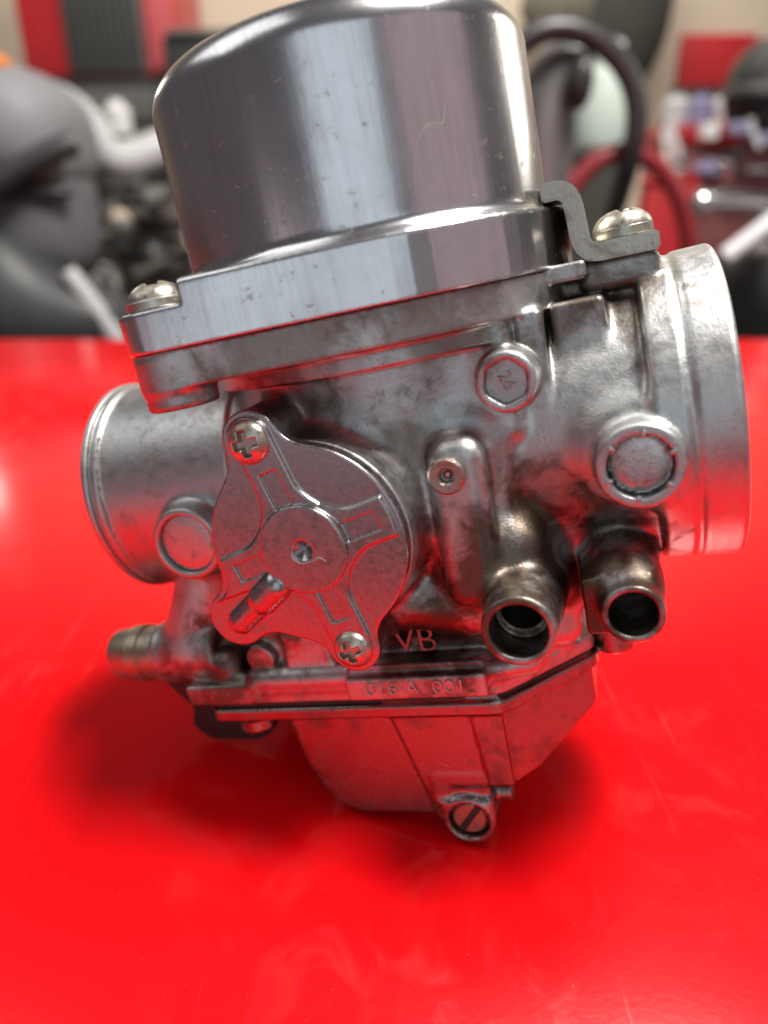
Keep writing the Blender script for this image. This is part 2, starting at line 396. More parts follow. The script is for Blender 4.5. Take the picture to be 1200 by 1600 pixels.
def body_sdf(p):
    x, y, z = p
    d = cylx(p, 0, 0, -34, 44, 17.0, 1.0, 20.8)
    # narrow spigot with a double lip, engine side
    sg = cylx(p, 0, 0, -49.2, -24, 18.7, 0.4, 18.0)
    sg = smin(sg, cylx(p, 0, 0, -49.6, -48.2, 19.5, 0.5), 0.5)
    sg = smin(sg, cylx(p, 0, 0, -51.5, -50.1, 19.7, 0.45), 0.4)
    sg = smin(sg, cylx(p, 0, 0, -51, -48, 18.9, 0.1), 0.2)
    d = smin(d, sg, 0.8)
    # slide chamber
    d = smin(d, cylz(p, CX, 0, -10, 20, 24.6, 1.5), 4.0)
    # air bell
    bl = cylx(p, 0, 0, 40.6, 51.5, 22.8, 0.9, 23.2)
    bl = smax(bl, -(np.hypot(x-45.4, np.hypot(y, z)-23.45)-0.80), 0.35)
    d = smin(d, bl, 0.6)
    # housing of the round cover
    d = smin(d, cyly(p, -6.6, -5.7, -29.6, 0, 14.7, 0.4, 17.8), 3.0)
    d = smin(d, cyly(p, -11.0, 10.1, -29.6, -4, 4.2, 0.3, 5.2), 1.8)
    d = smin(d, cyly(p, -3.1, -21.5, -29.6, -4, 3.6, 0.3, 4.8), 1.5)
    # casting panels and ribs under the flange
    d = smin(d, box(p, -9.5, -1.5, -21.0, 0, 4, 19, 2.0), 2.0)
    d = smin(d, capsule(p, (2.6, -18.6, 5), (2.6, -18.6, 20), 5.2), 1.6)
    d = smin(d, box(p, 5, 24, -20.4, 0, 3, 19, 1.6), 1.8)
    d = smin(d, box(p, 29.2, 36.4, -15.2, 0, 4, 19.5, 0.9), 1.4)
    d = smin(d, box(p, 24.5, 28.2, -18.5, 0, 4, 19.5, 0.8), 1.0)
    # round bosses
    d = smin(d, cyly(p, 23.1, 11.3, -24.3, -8, 4.05, 0.5, 4.6), 0.8)
    d = smin(d, cyly(p, 38.4, -1.8, -21.0, -6, 7.4, 2.0, 9.0), 3.5)
    d = smin(d, cyly(p, 38.4, -1.8, -26.0, -8, 5.55, 0.5, 6.0), 1.2)
    # jet passage with its shoulder
    s2 = seg2(x, z, (14.9, 1.6), (14.3, -15.5))
    d = smin(d, rnd2(s2-6.3, np.abs(y+11)-10.8, 2.0), 3.0)
    d = smin(d, rnd2(rnd2(np.abs(x-14.6+(z+7)*-0.03)-4.0, np.abs(z+7.2)-12.4, 3.0), np.abs(y+15)-11.7, 2.4), 1.8)
    # lower casting
    d = smin(d, box(p, -27, 22, -18.8, 19, -35, -6, 4.0), 4.0)
    d = smin(d, box(p, 4, 27.5, -14, 15, -34, -8, 4.0), 3.0)
    d = smin(d, capsule(p, (-3, -18.5, -19.5), (12.5, -18.5, -22.5), 4.2, 4.6), 2.5)
    fl = rnd2(LOW(x, y)+0.2, np.abs(z+35.3)-1.25, 0.45)
    d = smin(d, fl, 1.6)
    # stamped pad and mouldings above the gasket line
    d = smin(d, box(p, -9.4, 13.2, -24.2, -12, -34.9, -31.0, 0.35), 0.5)
    d = smin(d, box(p, -9.0, 12.8, -22.6, -12, -32, -29.5, 0.5), 0.6)
    d = smin(d, capsule(p, (13.5, -20.3, -32.0), (19.2, -18.6, -32.2), 2.3, 2.0), 1.0)
    d = smin(d, capsule(p, (-27, -19.5, -32.6), (-9, -19.5, -32.6), 2.4), 1.2)
    # fuel tubes
    d = smin(d, cyly(p, 21.0, -19.9, -33.6, -6, 5.0, 0.5, 6.6), 2.4)
    d = smin(d, capsule(p, (20.0, -19.5, -12.6), (21.5, -10, -12), 4.6, 6.0), 2.5)
    d = smin(d, cyly(p, 35.4, -21.0, -28.4, 2, 4.1, 0.35, 4.5), 1.5)
    d = smin(d, box(p, 29.0, 38.4, -25.0, 6, -25.2, -17, 0.5), 0.9)
    d = smin(d, capsule(p, (34.5, -21, -19), (34, 0, -16), 5.0), 2.0)
    d = smin(d, box(p, 22, 38.0, -12, 10, -26.5, -12, 2.5), 3.0)
    # left plug boss, stop screw arm, ledge
    d = smin(d, cyly(p, -32.4, -6.4, -22.0, -8, 6.2, 0.8, 7.2), 1.6)
    d = smin(d, capsule(p, (-35.5, -11.5, -14), (-42.0, -14, -27.5), 5.8, 5.6), 2.5)
    d = smin(d, cylx(p, -14, -29, -48.8, -35, 5.7, 1.2, 6.0), 1.6)
    d = smin(d, capsule(p, (-40, -12, -28), (-27, -10, -27), 4.2), 2.5)
    d = smin(d, box(p, -41.0, -27, -21.8, -4, -36.4, -32.6, 0.6), 1.0)
    d = smin(d, capsule(p, (-33.2, -17.6, -30.6), (-33.2, -12, -30.6), 3.0), 1.4)
    d = smin(d, cyly(p, -25.5, -28.5, -20.6, -8, 2.6, 0.5), 0.8)
    d = smin(d, capsule(p, (-39, -17, -31.5), (-30, -19.5, -33.0), 1.7), 0.8)
    d = smin(d, box(p, -21, -12, -20.6, -8, -30.5, -24, 1.0), 1.2)
    d = smin(d, capsule(p, (-27, -14, -22), (-18, -18, -25), 2.6), 1.2)
    # top flange with stepped underside, near ear boss, bracket lug
    f2 = FL(x, y)
    d = smin(d, rnd2(f2+0.55, np.abs(z-21.4)-2.5, 0.32), 1.0)
    d = smin(d, rnd2(np.hypot(x-CX, y)-28.6, np.abs(z-18.2)-1.9, 0.25), 0.8)
    d = smin(d, cylz(p, EAR[0], EAR[1], 16.2, 23.5, 4.9, 0.7), 1.2)
    d = smin(d, box(p, 25.8, 34.5, -12.6, 8, 21.9, 24.4, 0.6), 0.5)
    d = smin(d, box(p, 26, 37, -8.6, 8, 10, 23.2, 1.0), 1.0)
    d = smin(d, box(p, 33.5, 44.2, -10.2, 2, 19.6, 23.9, 1.2), 0.6)
    d = smin(d, cylz(p, 39.9, -5.2, 15.4, 20, 3.9, 0.7), 0.6)
    # cavities
    d = smax(d, -cylx(p, 0, 0, 20, 60, 16.0, 0.5, 21.4), 0.6)
    d = smax(d, -cylx(p, 0, 0, -60, -16, 16.8, 0.5), 0.6)
    d = smax(d, -cyly(p, 21.0, -19.9, -40, -27.5, 3.85, 0.3), 0.4)
    d = smax(d, -cyly(p, 21.0, -19.4, -40, -16, 2.9, 0.3), 0.4)
    d = smax(d, -cyly(p, 35.4, -21.0, -40, -14, 3.15, 0.3), 0.4)
    d = smax(d, -np.maximum(smax(hexd((x-23.1)*0.94+(z-11.3)*0.34, (z-11.3)*0.94-(x-23.1)*0.34, 2.7), np.hypot(x-23.1, z-11.3)-2.95, 0.3), y+23.0), 0.6)
    d = smax(d, -cyly(p, 38.4, -1.8, -40, -23.9, 4.15, 0.2), 0.35)
    d = smax(d, -cyly(p, -32.4, -6.4, -40, -20.8, 4.9, 0.2), 0.5)
    return d

body = link('body', polygonise('body', body_sdf, (-53, -39, -39), (53, 33, 27), 0.42), M['cast'], carb)

# ---- vacuum cap: dome and flange
CAPR = 28.3
prof = None
def cap_sdf(p):
    x, y, z = p
    q = np.hypot(x-CX, y)
    t = np.clip((z-30)/33, 0, 1)
    dome = rnd2(q-(CAPR-0.0*t), np.abs(z-42.6)-17.7-F(1.2)*(1-(q/CAPR)**2), 4.8)
    f2 = FL(x, y)
    fl = smax(rnd2(f2, np.abs(z-28.2)-4.2, 0.32), rnd2(f2, np.abs(z-26.2)-6.2, 1.1), 0.1)
    eart = np.maximum(np.hypot(x-EAR[0]+2.5, y-EAR[1]+1.0)-8.6, 29.3-z)        # ear is lower than the flange
    fl = smax(fl, -eart, 0.6)
    eb = np.maximum(np.hypot(x+20.5, y-27.5)-5.9, 29.3-z)
    fl = smax(fl, -eb, 0.6)
    return smin(dome, fl, 2.2)
cap = link('vacuum_cap', polygonise('vacuum_cap', cap_sdf, (-32, -39, 23), (36, 36, 66), 0.36), M['cap'], carb)
cap['label'] = 'polished aluminium vacuum cap with a mirror sheen'

# ---- float bowl and gasket
bowl_prof = Shape2D(round_poly([(-24.0, -36, 0), (-22.2, -49, 6), (-18, -59.6, 9), (1.2, -59.9, 1.5), (3.0, -53.4, 1.2), (17.5, -53.4, 3), (29, -47.6, 1), (30, -36, 0)]))
bowl_plan = Shape2D(round_poly([(-26, -20.2, 2), (14.2, -20.2, 4), (27.6, -7.2, 2.5), (27.6, 8, 4), (16, 20.0, 4), (-26, 20.0, 3)]))
def bowl_sdf(p):
    x, y, z = p
    slope = (y+20)*0.085
    d = smax(bowl_prof(x, z-np.maximum(slope, 0)), bowl_plan(x, y), 0.9)
    mid_ = smax(smax(bowl_prof(x, z), np.maximum(np.abs(y+17.2)-3.5, x-13), 0.6), -(x+4.6+(z+40)*0.24), 0.5)
    d = smin(d, mid_, 0.4)
    rt_ = smax(smax(bowl_prof(x, z), np.maximum(np.abs(y+17.0)-4.0, x-14), 0.6), 8.9-x-(z+40)*0.08, 0.5)
    d = smin(d, rt_, 0.4)
    d = smin(d, rnd2(LOW(x, y)-0.1, np.abs(z+38.6)-1.15, 0.4), 0.9)
    d = smin(d, cylz(p, -30.5, -17.5, -43.0, -38, 3.6, 0.8), 1.0)
    d = smin(d, cylz(p, -30.5, 17, -43.0, -38, 3.6, 0.8), 1.0)
    d = smin(d, cylz(p, 31.5, -3.5, -38.5, -33, 3.3, 0.8), 1.0)
    bs = cyly(p, 5.4, -60.0, -21.4, -13.5, 4.55, 0.5)
    bs = smin(bs, box(p, 0.6, 9.9, -21.2, -13.5, -60.0, -56.0, 0.7), 0.5)
    bs = smin(bs, box(p, 0.0, 9.6, -20.4, -13.5, -59.0, -51.0, 0.7), 0.9)
    d = smin(d, bs, 1.0)
    d = smin(d, cylx(p, -16, -57.6, 6, 12.6, 1.9, 0.4), 0.6)
    d = smax(d, -cyly(p, 5.4, -60.0, -30, -19.6, 3.35, 0.2), 0.3)
    return d
bowl = link('float_bowl', polygonise('float_bowl', bowl_sdf, (-39, -24, -66), (37, 24, -34), 0.42), M['bowl'], carb)
bowl['label'] = 'dull aluminium float bowl reflecting the red table'
def gasket_sdf(p): return rnd2(LOW(p[0], p[1])+0.75, np.abs(p[2]+37.0)-0.62, 0.2)
link('gasket', polygonise('gasket', gasket_sdf, (-39, -24, -39), (31, 24, -35), 0.4), M['gasket'], carb)
def gasket2_sdf(p): return rnd2(FL(p[0], p[1])+0.9, np.abs(p[2]-23.95)-0.4, 0.1)
link('gasket', polygonise('gasket', gasket2_sdf, (-34, -39, 23), (36, 36, 25), 0.4), M['gasket'], carb)

# ---- round valve cover
CC = (-6.6, -5.7); TH = math.radians(14)
def cover_sdf(p):
    x, y, z = p
    u0, v0 = x-CC[0], z-CC[1]
    o = np.hypot(u0, v0)-14.6
    o = smin(o, seg2(x, z, (-11.0, 10.1), (-9, 2))-4.3, 3.5)
    o = smin(o, seg2(x, z, (-3.1, -21.5), (-4.2, -14))-3.9, 3.0)
    o = smin(o, seg2(x, z, (-20.3, -15.6), (-10, -9))-4.5, 3.0)
    d = rnd2(o, np.abs(y+30.75)-1.15, 0.35)
    u = u0*math.cos(TH)+v0*math.sin(TH); v = -u0*math.sin(TH)+v0*math.cos(TH)
    rr = np.hypot(u, v)
    rib = np.minimum(np.maximum(np.abs(v)-2.9, np.abs(u)-30), np.maximum(np.abs(u)-2.9, np.abs(v)-30))
    rib = smin(rib, rr-6.9, 3.2)
    rib = np.maximum(rib, o+0.9)
    d = smin(d, rnd2(rib, np.abs(y+30.9)-1.55, 0.3), 0.3)
    slot = np.minimum(np.maximum(np.abs(v)-1.35, np.abs(u)-11.6), np.maximum(np.abs(u)-1.35, np.abs(v)-11.6))
    d = smax(d, -np.maximum(slot, y+32.1), 0.2)
    d = smin(d, cyly(p, CC[0], CC[1], -33.4, -30, 6.45, 0.3), 0.2)
    d = smin(d, capsule(p, (-19.8, -31.6, -16.2), (-12.4, -31.8, -10.9), 1.9), 0.4)
    d = smin(d, capsule(p, (-15.2, -31.7, -12.9), (-12.4, -31.8, -10.9), 2.35), 0.15)
    cone = (np.hypot(u0, v0)-1.6*np.clip((-y-31.7)/1.7, 0, 1.4))*0.75
    d = smax(d, -np.maximum(cone, y+31.8), 0.15)
    return d
cover = link('valve_cover', polygonise('valve_cover', cover_sdf, (-27, -35, -27), (10.5, -29, 16.5), 0.22), M['cover'], carb)
cover['label'] = 'flat round valve cover with raised cross ribs'

# ---- pan head screws with cross recess
def screw_sdf(p):
    x, y, z = p
    q = np.hypot(x, y)
    R = 3.9
    dome = np.sqrt(q*q+(z+1.9)**2)-R-0.05
    d = smax(smax(dome, q-3.3, 0.7), -z-0.05, 0.1)
    a = np.maximum(np.abs(x)-0.52-0.12*(z-1), np.abs(y)-1.75-0.35*(z-1.2)); b = np.maximum(np.abs(y)-0.52-0.12*(z-1), np.abs(x)-1.75-0.35*(z-1.2))
    d = smax(d, -np.maximum(smin(a, b, 0.3), 0.55-z), 0.22)
    return d
screw_me = polygonise('screw_head', screw_sdf, (-3.6, -3.6, -0.4), (3.6, 3.6, 2.6), 0.14)
screw_me.materials.append(M['screw'])
def ring_mesh(name, r0, r1, h, n=40, bev=0.12):
    prof = [(r0, 0), (r1-bev, 0), (r1, bev), (r1, h-bev), (r1-bev, h), (r0, h)]
    return lathe(name, prof, n, closed=True)
def lathe(name, prof, n=48, closed=False):
    v = []; f = []; m = len(prof)
    for k in range(n):
        t = 2*math.pi*k/n
        for r, z in prof: v.append((r*math.cos(t)*0.001, r*math.sin(t)*0.001, z*0.001))
    for k in range(n):
        for j in range(m if closed else m-1):
            a = k*m+j; b = k*m+(j+1) % m; c = ((k+1) % n)*m+(j+1) % m; d = ((k+1) % n)*m+j
            f.append((a, d, c, b))
    me = from_py(name, v, f); me.set_sharp_from_angle(angle=0.6)
    return me
def place(name, me, mat, loc, axis, spin=0.0, scale=1.0, parent=None):
    """put a mesh whose own +z points along axis at loc (mm, carburetor frame)"""
    o = bpy.data.objects.new(name, me); COL.objects.link(o); o.parent = parent or carb
    if mat is not None and not me.materials: me.materials.append(mat)
    q = Vector(axis).to_track_quat('Z', 'Y').to_matrix() @ Matrix.Rotation(spin, 3, 'Z')
    o.matrix_local = Matrix.Translation(Vector(loc)*0.001) @ q.to_4x4() @ Matrix.Scale(scale, 4)
    return o
FWD = (0, -1, 0); UP = (0, 0, 1)
place('screw', screw_me, None, (-11.0, -32.2, 10.1), FWD, 0.10, 1.0)
place('screw', screw_me, None, (-3.1, -32.2, -21.5), FWD, 0.25, 0.90)
sw = place('screw', screw_me, None, (EAR[0], EAR[1], 30.6), UP, 0.5, 1.22)
place('washer', ring_mesh('washer', 0.5, 3.35, 1.0), M['screw'], (0, 0, -0.95), UP, 0, 1, sw)
s2 = place('screw', screw_me, None, (-20.5, 27.5, 30.3), UP, 1.1, 1.12)
sb = place('screw', screw_me, None, (39.9, -5.2, 27.6), UP, 0.3, 1.28)
place('washer', ring_mesh('washer', 0.5, 3.2, 1.1), M['bracket'], (0, 0, -1.05), UP, 0, 1, sb)

# ---- Z shaped clamp bracket holding the flange
def bracket_mesh():
    path = [(29.8, 34.0)]
    for k in range(7):
        t = math.radians(90-15*k*0.97); path.append((31.6+2.2*math.cos(t), 31.8+2.2*math.sin(t)))
    for k in range(7):
        t = math.radians(183+14.5*k); path.append((36.6+2.4*math.cos(t), 27.4+2.4*math.sin(t)))
    path.append((44.3, 25.0))
    pts = []
    for k in range(len(path)):
        pts.append(Vector(path[k]))
    th = 1.25; up = []; dn = []
    for k, q in enumerate(pts):
        a = pts[max(k-1, 0)]; b = pts[min(k+1, len(pts)-1)]; t = (b-a).normalized(); n = Vector((-t.y, t.x))
        up.append(q+n*th); dn.append(q-n*th)
    bm = bmesh.new(); ys = (-10.4, 1.0)
    loop = up+dn[::-1]
    vs = [[bm.verts.new((q.x*0.001, y*0.001, q.y*0.001)) for q in loop] for y in ys]
    n = len(loop)
    for k in range(n): bm.faces.new((vs[0][k], vs[0][(k+1) % n], vs[1][(k+1) % n], vs[1][k]))
    m = len(pts)
    for s in (0, 1):
        for k in range(m-1):
            f = (vs[s][k], vs[s][k+1], vs[s][n-2-k], vs[s][n-1-k]); bm.faces.new(f if s else f[::-1])
    bmesh.ops.recalc_face_normals(bm, faces=bm.faces)
    es = [e for e in bm.edges if len(e.link_faces) == 2 and e.calc_face_angle(0) > 1.2]
    bmesh.ops.bevel(bm, geom=es, offset=0.00028, segments=2, affect='EDGES')
    me = bpy.data.meshes.new('bracket'); bm.to_mesh(me); bm.free()
    me.polygons.foreach_set('use_smooth', [True]*len(me.polygons)); me.set_sharp_from_angle(angle=0.9)
    return me
br = link('clamp_bracket', bracket_mesh(), M['bracket'], carb); br['label'] = 'bent yellowish zinc clamp bracket'

# ---- small inserts
def dome_disc(name, r, h, n=40): return lathe(name, [(0.001, h), (r*0.55, h*0.93), (r*0.85, h*0.66), (r, 0), (r, -1.2)], n)
o = place('core_plug', dome_disc('core_plug', 3.55, 0.3), M['plug'], (38.4, -24.5, -1.8), FWD)
for k in range(6):                                              # staking marks round the plug
    t = k*math.pi/3+0.35
    place('stake_mark', rounded_slab('stake_mark', -0.0005, 0.0005, -0.0003, 0.0003, -0.0002, 0.0003, 0.00012, None, 2), M['plug'],
          (math.cos(t)*4.3, math.sin(t)*4.3, 1.4), UP, t, 1, o)
place('core_plug', dome_disc('core_plug_wide', 4.75, 0.25), M['plug'], (-32.4, -21.1, -6.4), FWD)
jet = place('jet_plug', lathe('brass_jet', [(0.001, -1.0), (0.85, -1.0), (0.95, 0.9), (1.25, 1.2), (2.25, 1.25), (2.6, 0.95), (2.6, -1.5)], 40), M['brass'], (13.9, -26.8, 0.7), FWD)
place('jet_ball', lathe('jet_ball', [(0.001, 0.75), (0.3, 0.7), (0.55, 0.5), (0.75, 0.0), (0.8, -0.6)], 24), M['plug'], (0, 0, -0.35), UP, 0, 1, jet)
dr = place('drain_screw', lathe('drain_screw', [(0.001, 0.0), (2.6, 0.0), (3.1, -0.4), (3.1, -1.5)], 36), M['nozzle'], (5.4, -20.6, -60.0), FWD)
place('slot', rounded_slab('slot', -0.0028, 0.0028, -0.0006, 0.0006, -0.0006, 0.00012, 0.0001, None, 2), M['gasket'], (0, 0, 0), UP, 0.9, 1, dr)  # solid dark bar; the slot's shade is put in as colour
# bowl screw seen below the right lug
place('bowl_screw', lathe('bowl_screw', [(0.001, 2.6), (1.6, 2.5), (2.7, 2.0), (3.1, 1.1), (3.1, 0)], 32), M['screw'], (31.0, -8.0, -27.5), (0, 0, -1))
# idle stop screw
ids = place('idle_screw', lathe('idle_screw', [(0.001, 10.6), (3.6, 10.6), (4.4, 10.2), (4.75, 9.3), (4.95, 6.4), (5.0, 6.1), (5.3, 5.9), (5.3, 3.4), (5.0, 3.2), (5.0, 0.5), (4.6, 0)], 48), M['nozzle'], (-48.4, -14, -29), (-1, 0, 0))
# black throttle lever plate below the spigot
def plate_mesh(name, pts, y0, y1):
    bm = bmesh.new(); a = [bm.verts.new((x*0.001, y0*0.001, z*0.001)) for x, z in pts]; b = [bm.verts.new((x*0.001, y1*0.001, z*0.001)) for x, z in pts]
    n = len(pts); bm.faces.new(a); bm.faces.new(b[::-1])
    for k in range(n): bm.faces.new((a[k], b[k], b[(k+1) % n], a[(k+1) % n]))
    bmesh.ops.recalc_face_normals(bm, faces=bm.faces)
    me = bpy.data.meshes.new(name); bm.to_mesh(me); bm.free(); return me
lv = link('throttle_lever', plate_mesh('throttle_lever', round_poly([(-57, -33, 1.5), (-52, -32, 1.5), (-42, -37, 2), (-34, -40, 2), (-32, -49, 3), (-37, -51, 3), (-47, -50.5, 3), (-50.5, -47.5, 2), (-49, -43.5, 1.5)], 4), -10.4, -8.6), M['blacksteel'], carb)
lv['label'] = 'black steel throttle lever plate'

# ---- cast lettering
def text_mesh(name, s, size, depth, off=-0.00009):
    c = bpy.data.curves.new(name, 'FONT'); c.body = s; c.size = size*0.001; c.extrude = depth*0.001; c.align_x = 'CENTER'; c.align_y = 'CENTER'
    c.offset = off; c.bevel_depth = 0.00008; c.bevel_resolution = 1
    o = bpy.data.objects.new(name, c); COL.objects.link(o)
    dg = bpy.context.evaluated_depsgraph_get(); me = bpy.data.meshes.new_from_object(o.evaluated_get(dg))
    COL.objects.unlink(o); bpy.data.objects.remove(o); return me
def letter(s, size, loc, spin=0.0, depth=0.2, mat='cast', tilt=0.0, sx=1.0, name='lettering'):
    me = text_mesh(name, s, size, depth); me.materials.clear(); me.materials.append(M[mat])
    o = bpy.data.objects.new(name, me); COL.objects.link(o); o.parent = carb
    o.matrix_local = Matrix.Translation(Vector(loc)*0.001) @ Matrix.Rotation(math.pi/2+tilt, 4, 'X') @ Matrix.Rotation(spin, 4, 'Z') @ Matrix.Diagonal((sx, 1, 1, 1))
    return o
letter('VB', 6.0, (2.4, -19.75, -26.8), 0.0, 0.8, mat='stained', name='cast_letters')
letter('26', 2.6, (23.1, -23.25, 11.3), -1.25, 0.16, name='cast_digits')
letter('016 A  001', 3.2, (2.0, -24.30, -32.9), 0.0, 0.10, sx=1.15, name='stamped_digits')

# ---- lint fibres
def fibre(pts, r=0.045):
    c = bpy.data.curves.new('fibre', 'CURVE'); c.dimensions = '3D'; s = c.splines.new('NURBS'); s.points.add(len(pts)-1)
    for k, q in enumerate(pts): s.points[k].co = (q[0]*0.001, q[1]*0.001, q[2]*0.001, 1)
    s.use_endpoint_u = True; s.order_u = 3; c.bevel_depth = r*0.001; c.bevel_resolution = 1
    o = bpy.data.objects.new('fibre', c); COL.objects.link(o)
    dg = bpy.context.evaluated_depsgraph_get(); me = bpy.data.meshes.new_from_object(o.evaluated_get(dg))
    COL.objects.unlink(o); bpy.data.objects.remove(o)
    return link('lint_fibre', me, M['lint'], carb)
fibre([(-7.6, -33.5, -4.6), (-8.6, -33.6, -6.2), (-7.4, -33.5, -7.6), (-5.2, -33.6, -7.3), (-4.2, -33.5, -6.6), (-3.4, -33.5, -7.6)])
def on_cap(deg, z, lift=0.1):
    t = math.radians(deg); r = CAPR+lift; return (CX+r*math.sin(t), -r*math.cos(t), z)
fibre([on_cap(30, 36), on_cap(31, 41, 0.6), on_cap(36, 44, 0.9), on_cap(41, 43, 0.5), on_cap(42, 46)], 0.022)
for k in range(26):
    a = random.uniform(-38, 48); z = random.uniform(34, 55); da = random.uniform(-2.2, 2.2); dz = random.uniform(-0.8, 0.8)
    fibre([on_cap(a, z, 0.02), on_cap(a+da*0.5, z+dz+0.4, 0.2), on_cap(a+da, z+dz*0.6, 0.03)], random.uniform(0.012, 0.028))

# ------------------------------------------------------------------ background: things on the rear bench, far out of focus
def at(px, py, Y):
    u, v = (px-600)/FPX, (py-800)/FPX
    d = Wm @ np.array([u, v, 1.0]); t = Y/d[1]
    return Vector((d[0]*t, Y, CAM_H+d[2]*t))
def pxs(Y): return Y/(FPX*0.98)                               # metres per pixel at that distance
BZ = -0.20
def tube(name, pts, r, mat, parent=None, r1=None):
    c = bpy.data.curves.new(name, 'CURVE'); c.dimensions = '3D'; s = c.splines.new('NURBS'); s.points.add(len(pts)-1)
    for k, q in enumerate(pts):
        s.points[k].co = (*q, 1)
        if r1: s.points[k].radius = 1+(r1/r-1)*k/(len(pts)-1)
    s.use_endpoint_u = True; s.order_u = min(4, len(pts)); c.bevel_depth = r; c.bevel_resolution = 4; c.use_fill_caps = True; c.resolution_u = 8
    o = bpy.data.objects.new(name, c); COL.objects.link(o)
    dg = bpy.context.evaluated_depsgraph_get(); me = bpy.data.meshes.new_from_object(o.evaluated_get(dg))
    COL.objects.unlink(o); bpy.data.objects.remove(o)
    me.polygons.foreach_set('use_smooth', [True]*len(me.polygons)); me.set_sharp_from_angle(angle=0.9)
    return link(name, me, mat, parent)
def bbox(name, p0, p1, Y, depth, mat, parent=None, r=0.006, zb=None):
    a = at(*p0, Y); b = at(*p1, Y); ym = min(max((p0[1]+p1[1])/2, 40), 480)
    a.x = at(p0[0], ym, Y).x; b.x = at(p1[0], ym, Y).x
    z0 = min(a.z, b.z) if zb is None else zb
    return link(name, rounded_slab(name, min(a.x, b.x), max(a.x, b.x), Y, Y+depth, z0, max(a.z, b.z), r, None, 3), mat, parent)
def blob(name, balls, mat, parent=None, k=0.05, h=0.012, pw=2.0):
    """balls: (centre Vector, radii) in metres, smoothly merged"""
    lo = np.min([np.array(c)-np.array(r)-0.03 for c, r in balls], 0)*1000; hi = np.max([np.array(c)+np.array(r)+0.03 for c, r in balls], 0)*1000
    def fn(p):
        d = None
        for c, r in balls:
            q = sum(np.abs((p[i]-c[i]*1000)/(r[i]*1000))**pw for i in range(3))**(1.0/pw)
            e = (q-1)*min(r)*1000
            d = e if d is None else smin(d, e, k*1000)
        return d
    return link(name, polygonise(name, fn, lo, hi, h*1000), mat, parent)
def jar(name, c, r, h, mat, parent=None):                      # c = base centre
    v = [(0.0001, 0), (r*0.9, 0), (r, 0.05*h), (r, 0.72*h), (r*0.85, 0.80*h), (r*0.5, 0.86*h), (r*0.5, h), (0.0001, h)]
    me = lathe(name, [(a*1000, b*1000) for a, b in v], 24)
    o = link(name, me, mat, parent); o.location = c; return o

G = {}
G['red'] = plain('cabinet_red', (0.55, 0.03, 0.035), 0.35); G['grille'] = plain('grille_grey', (0.13, 0.13, 0.12), 0.6)
G['dark'] = plain('dark_plastic', (0.035, 0.035, 0.035), 0.45); G['grey'] = plain('grey_plastic', (0.20, 0.20, 0.21), 0.35)
G['silver'] = plain('silver_paint', (0.70, 0.69, 0.69), 0.35, 0.0, 0.08); G['engine'] = plain('engine_alloy', (0.20, 0.18, 0.155), 0.5, 0.3, 0.5, 30)
G['black'] = plain('black_rubber', (0.03, 0.028, 0.028), 0.35); G['chrome'] = plain('chrome', (0.75, 0.75, 0.76), 0.15, 1.0, 0.05)
G['mint'] = plain('mint_plastic', (0.62, 0.70, 0.62), 0.5, 0, 0.05); G['maroon'] = plain('maroon_rubber', (0.22, 0.015, 0.02), 0.4)
G['tan'] = plain('tan_card', (0.60, 0.50, 0.36), 0.8); G['white'] = plain('white_plastic', (0.82, 0.81, 0.78), 0.5, 0, 0.04)
G['coat'] = plain('dark_cloth', (0.05, 0.048, 0.04), 0.9); G['rust'] = plain('dusty_red', (0.30, 0.10, 0.10), 0.6, 0, 0.5, 25)

# red cabinet with a louvred panel, on a dark drawer unit
du = empty('drawer_unit', (0, 0, 0)); tag(du, 'dark grey drawer unit carrying the red cabinet at far left', 'drawer unit')
bbox('carcass', (20, 122), (285, 300), 2.6, 0.5, G['dark'], du, zb=BZ)
for k in range(2): bbox('drawer', (40, 140+k*60), (265, 190+k*60), 2.585, 0.012, G['grille'], du)
cb = empty('red_cabinet', (0, 0, 0)); tag(cb, 'red metal cabinet with grey louvred panel at the upper left', 'cabinet')
bbox('carcass', (28, -160), (272, 120), 2.62, 0.4, G['red'], cb)
gp = bbox('vent_panel', (98, -150), (222, 114), 2.60, 0.018, G['grille'], cb)
for k in range(9): bbox('louvre', (104+k*13, -140), (111+k*13, 106), 2.59, 0.009, G['dark'], gp, r=0.002)
bbox('door', (228, -150), (268, 112), 2.60, 0.018, plain('door_sheen_red', (0.62, 0.12, 0.13), 0.18), cb)  # paler than the cabinet: a whitish sheen put into the colour
bc = empty('black_case'); tag(bc, 'black case in front of the beige wall behind the polished cap', 'case')
bbox('shell', (262, 52), (372, 300), 2.45, 0.2, G['dark'], bc, r=0.02, zb=BZ); bbox('lid', (258, 44), (376, 56), 2.44, 0.22, G['grille'], bc, r=0.006)
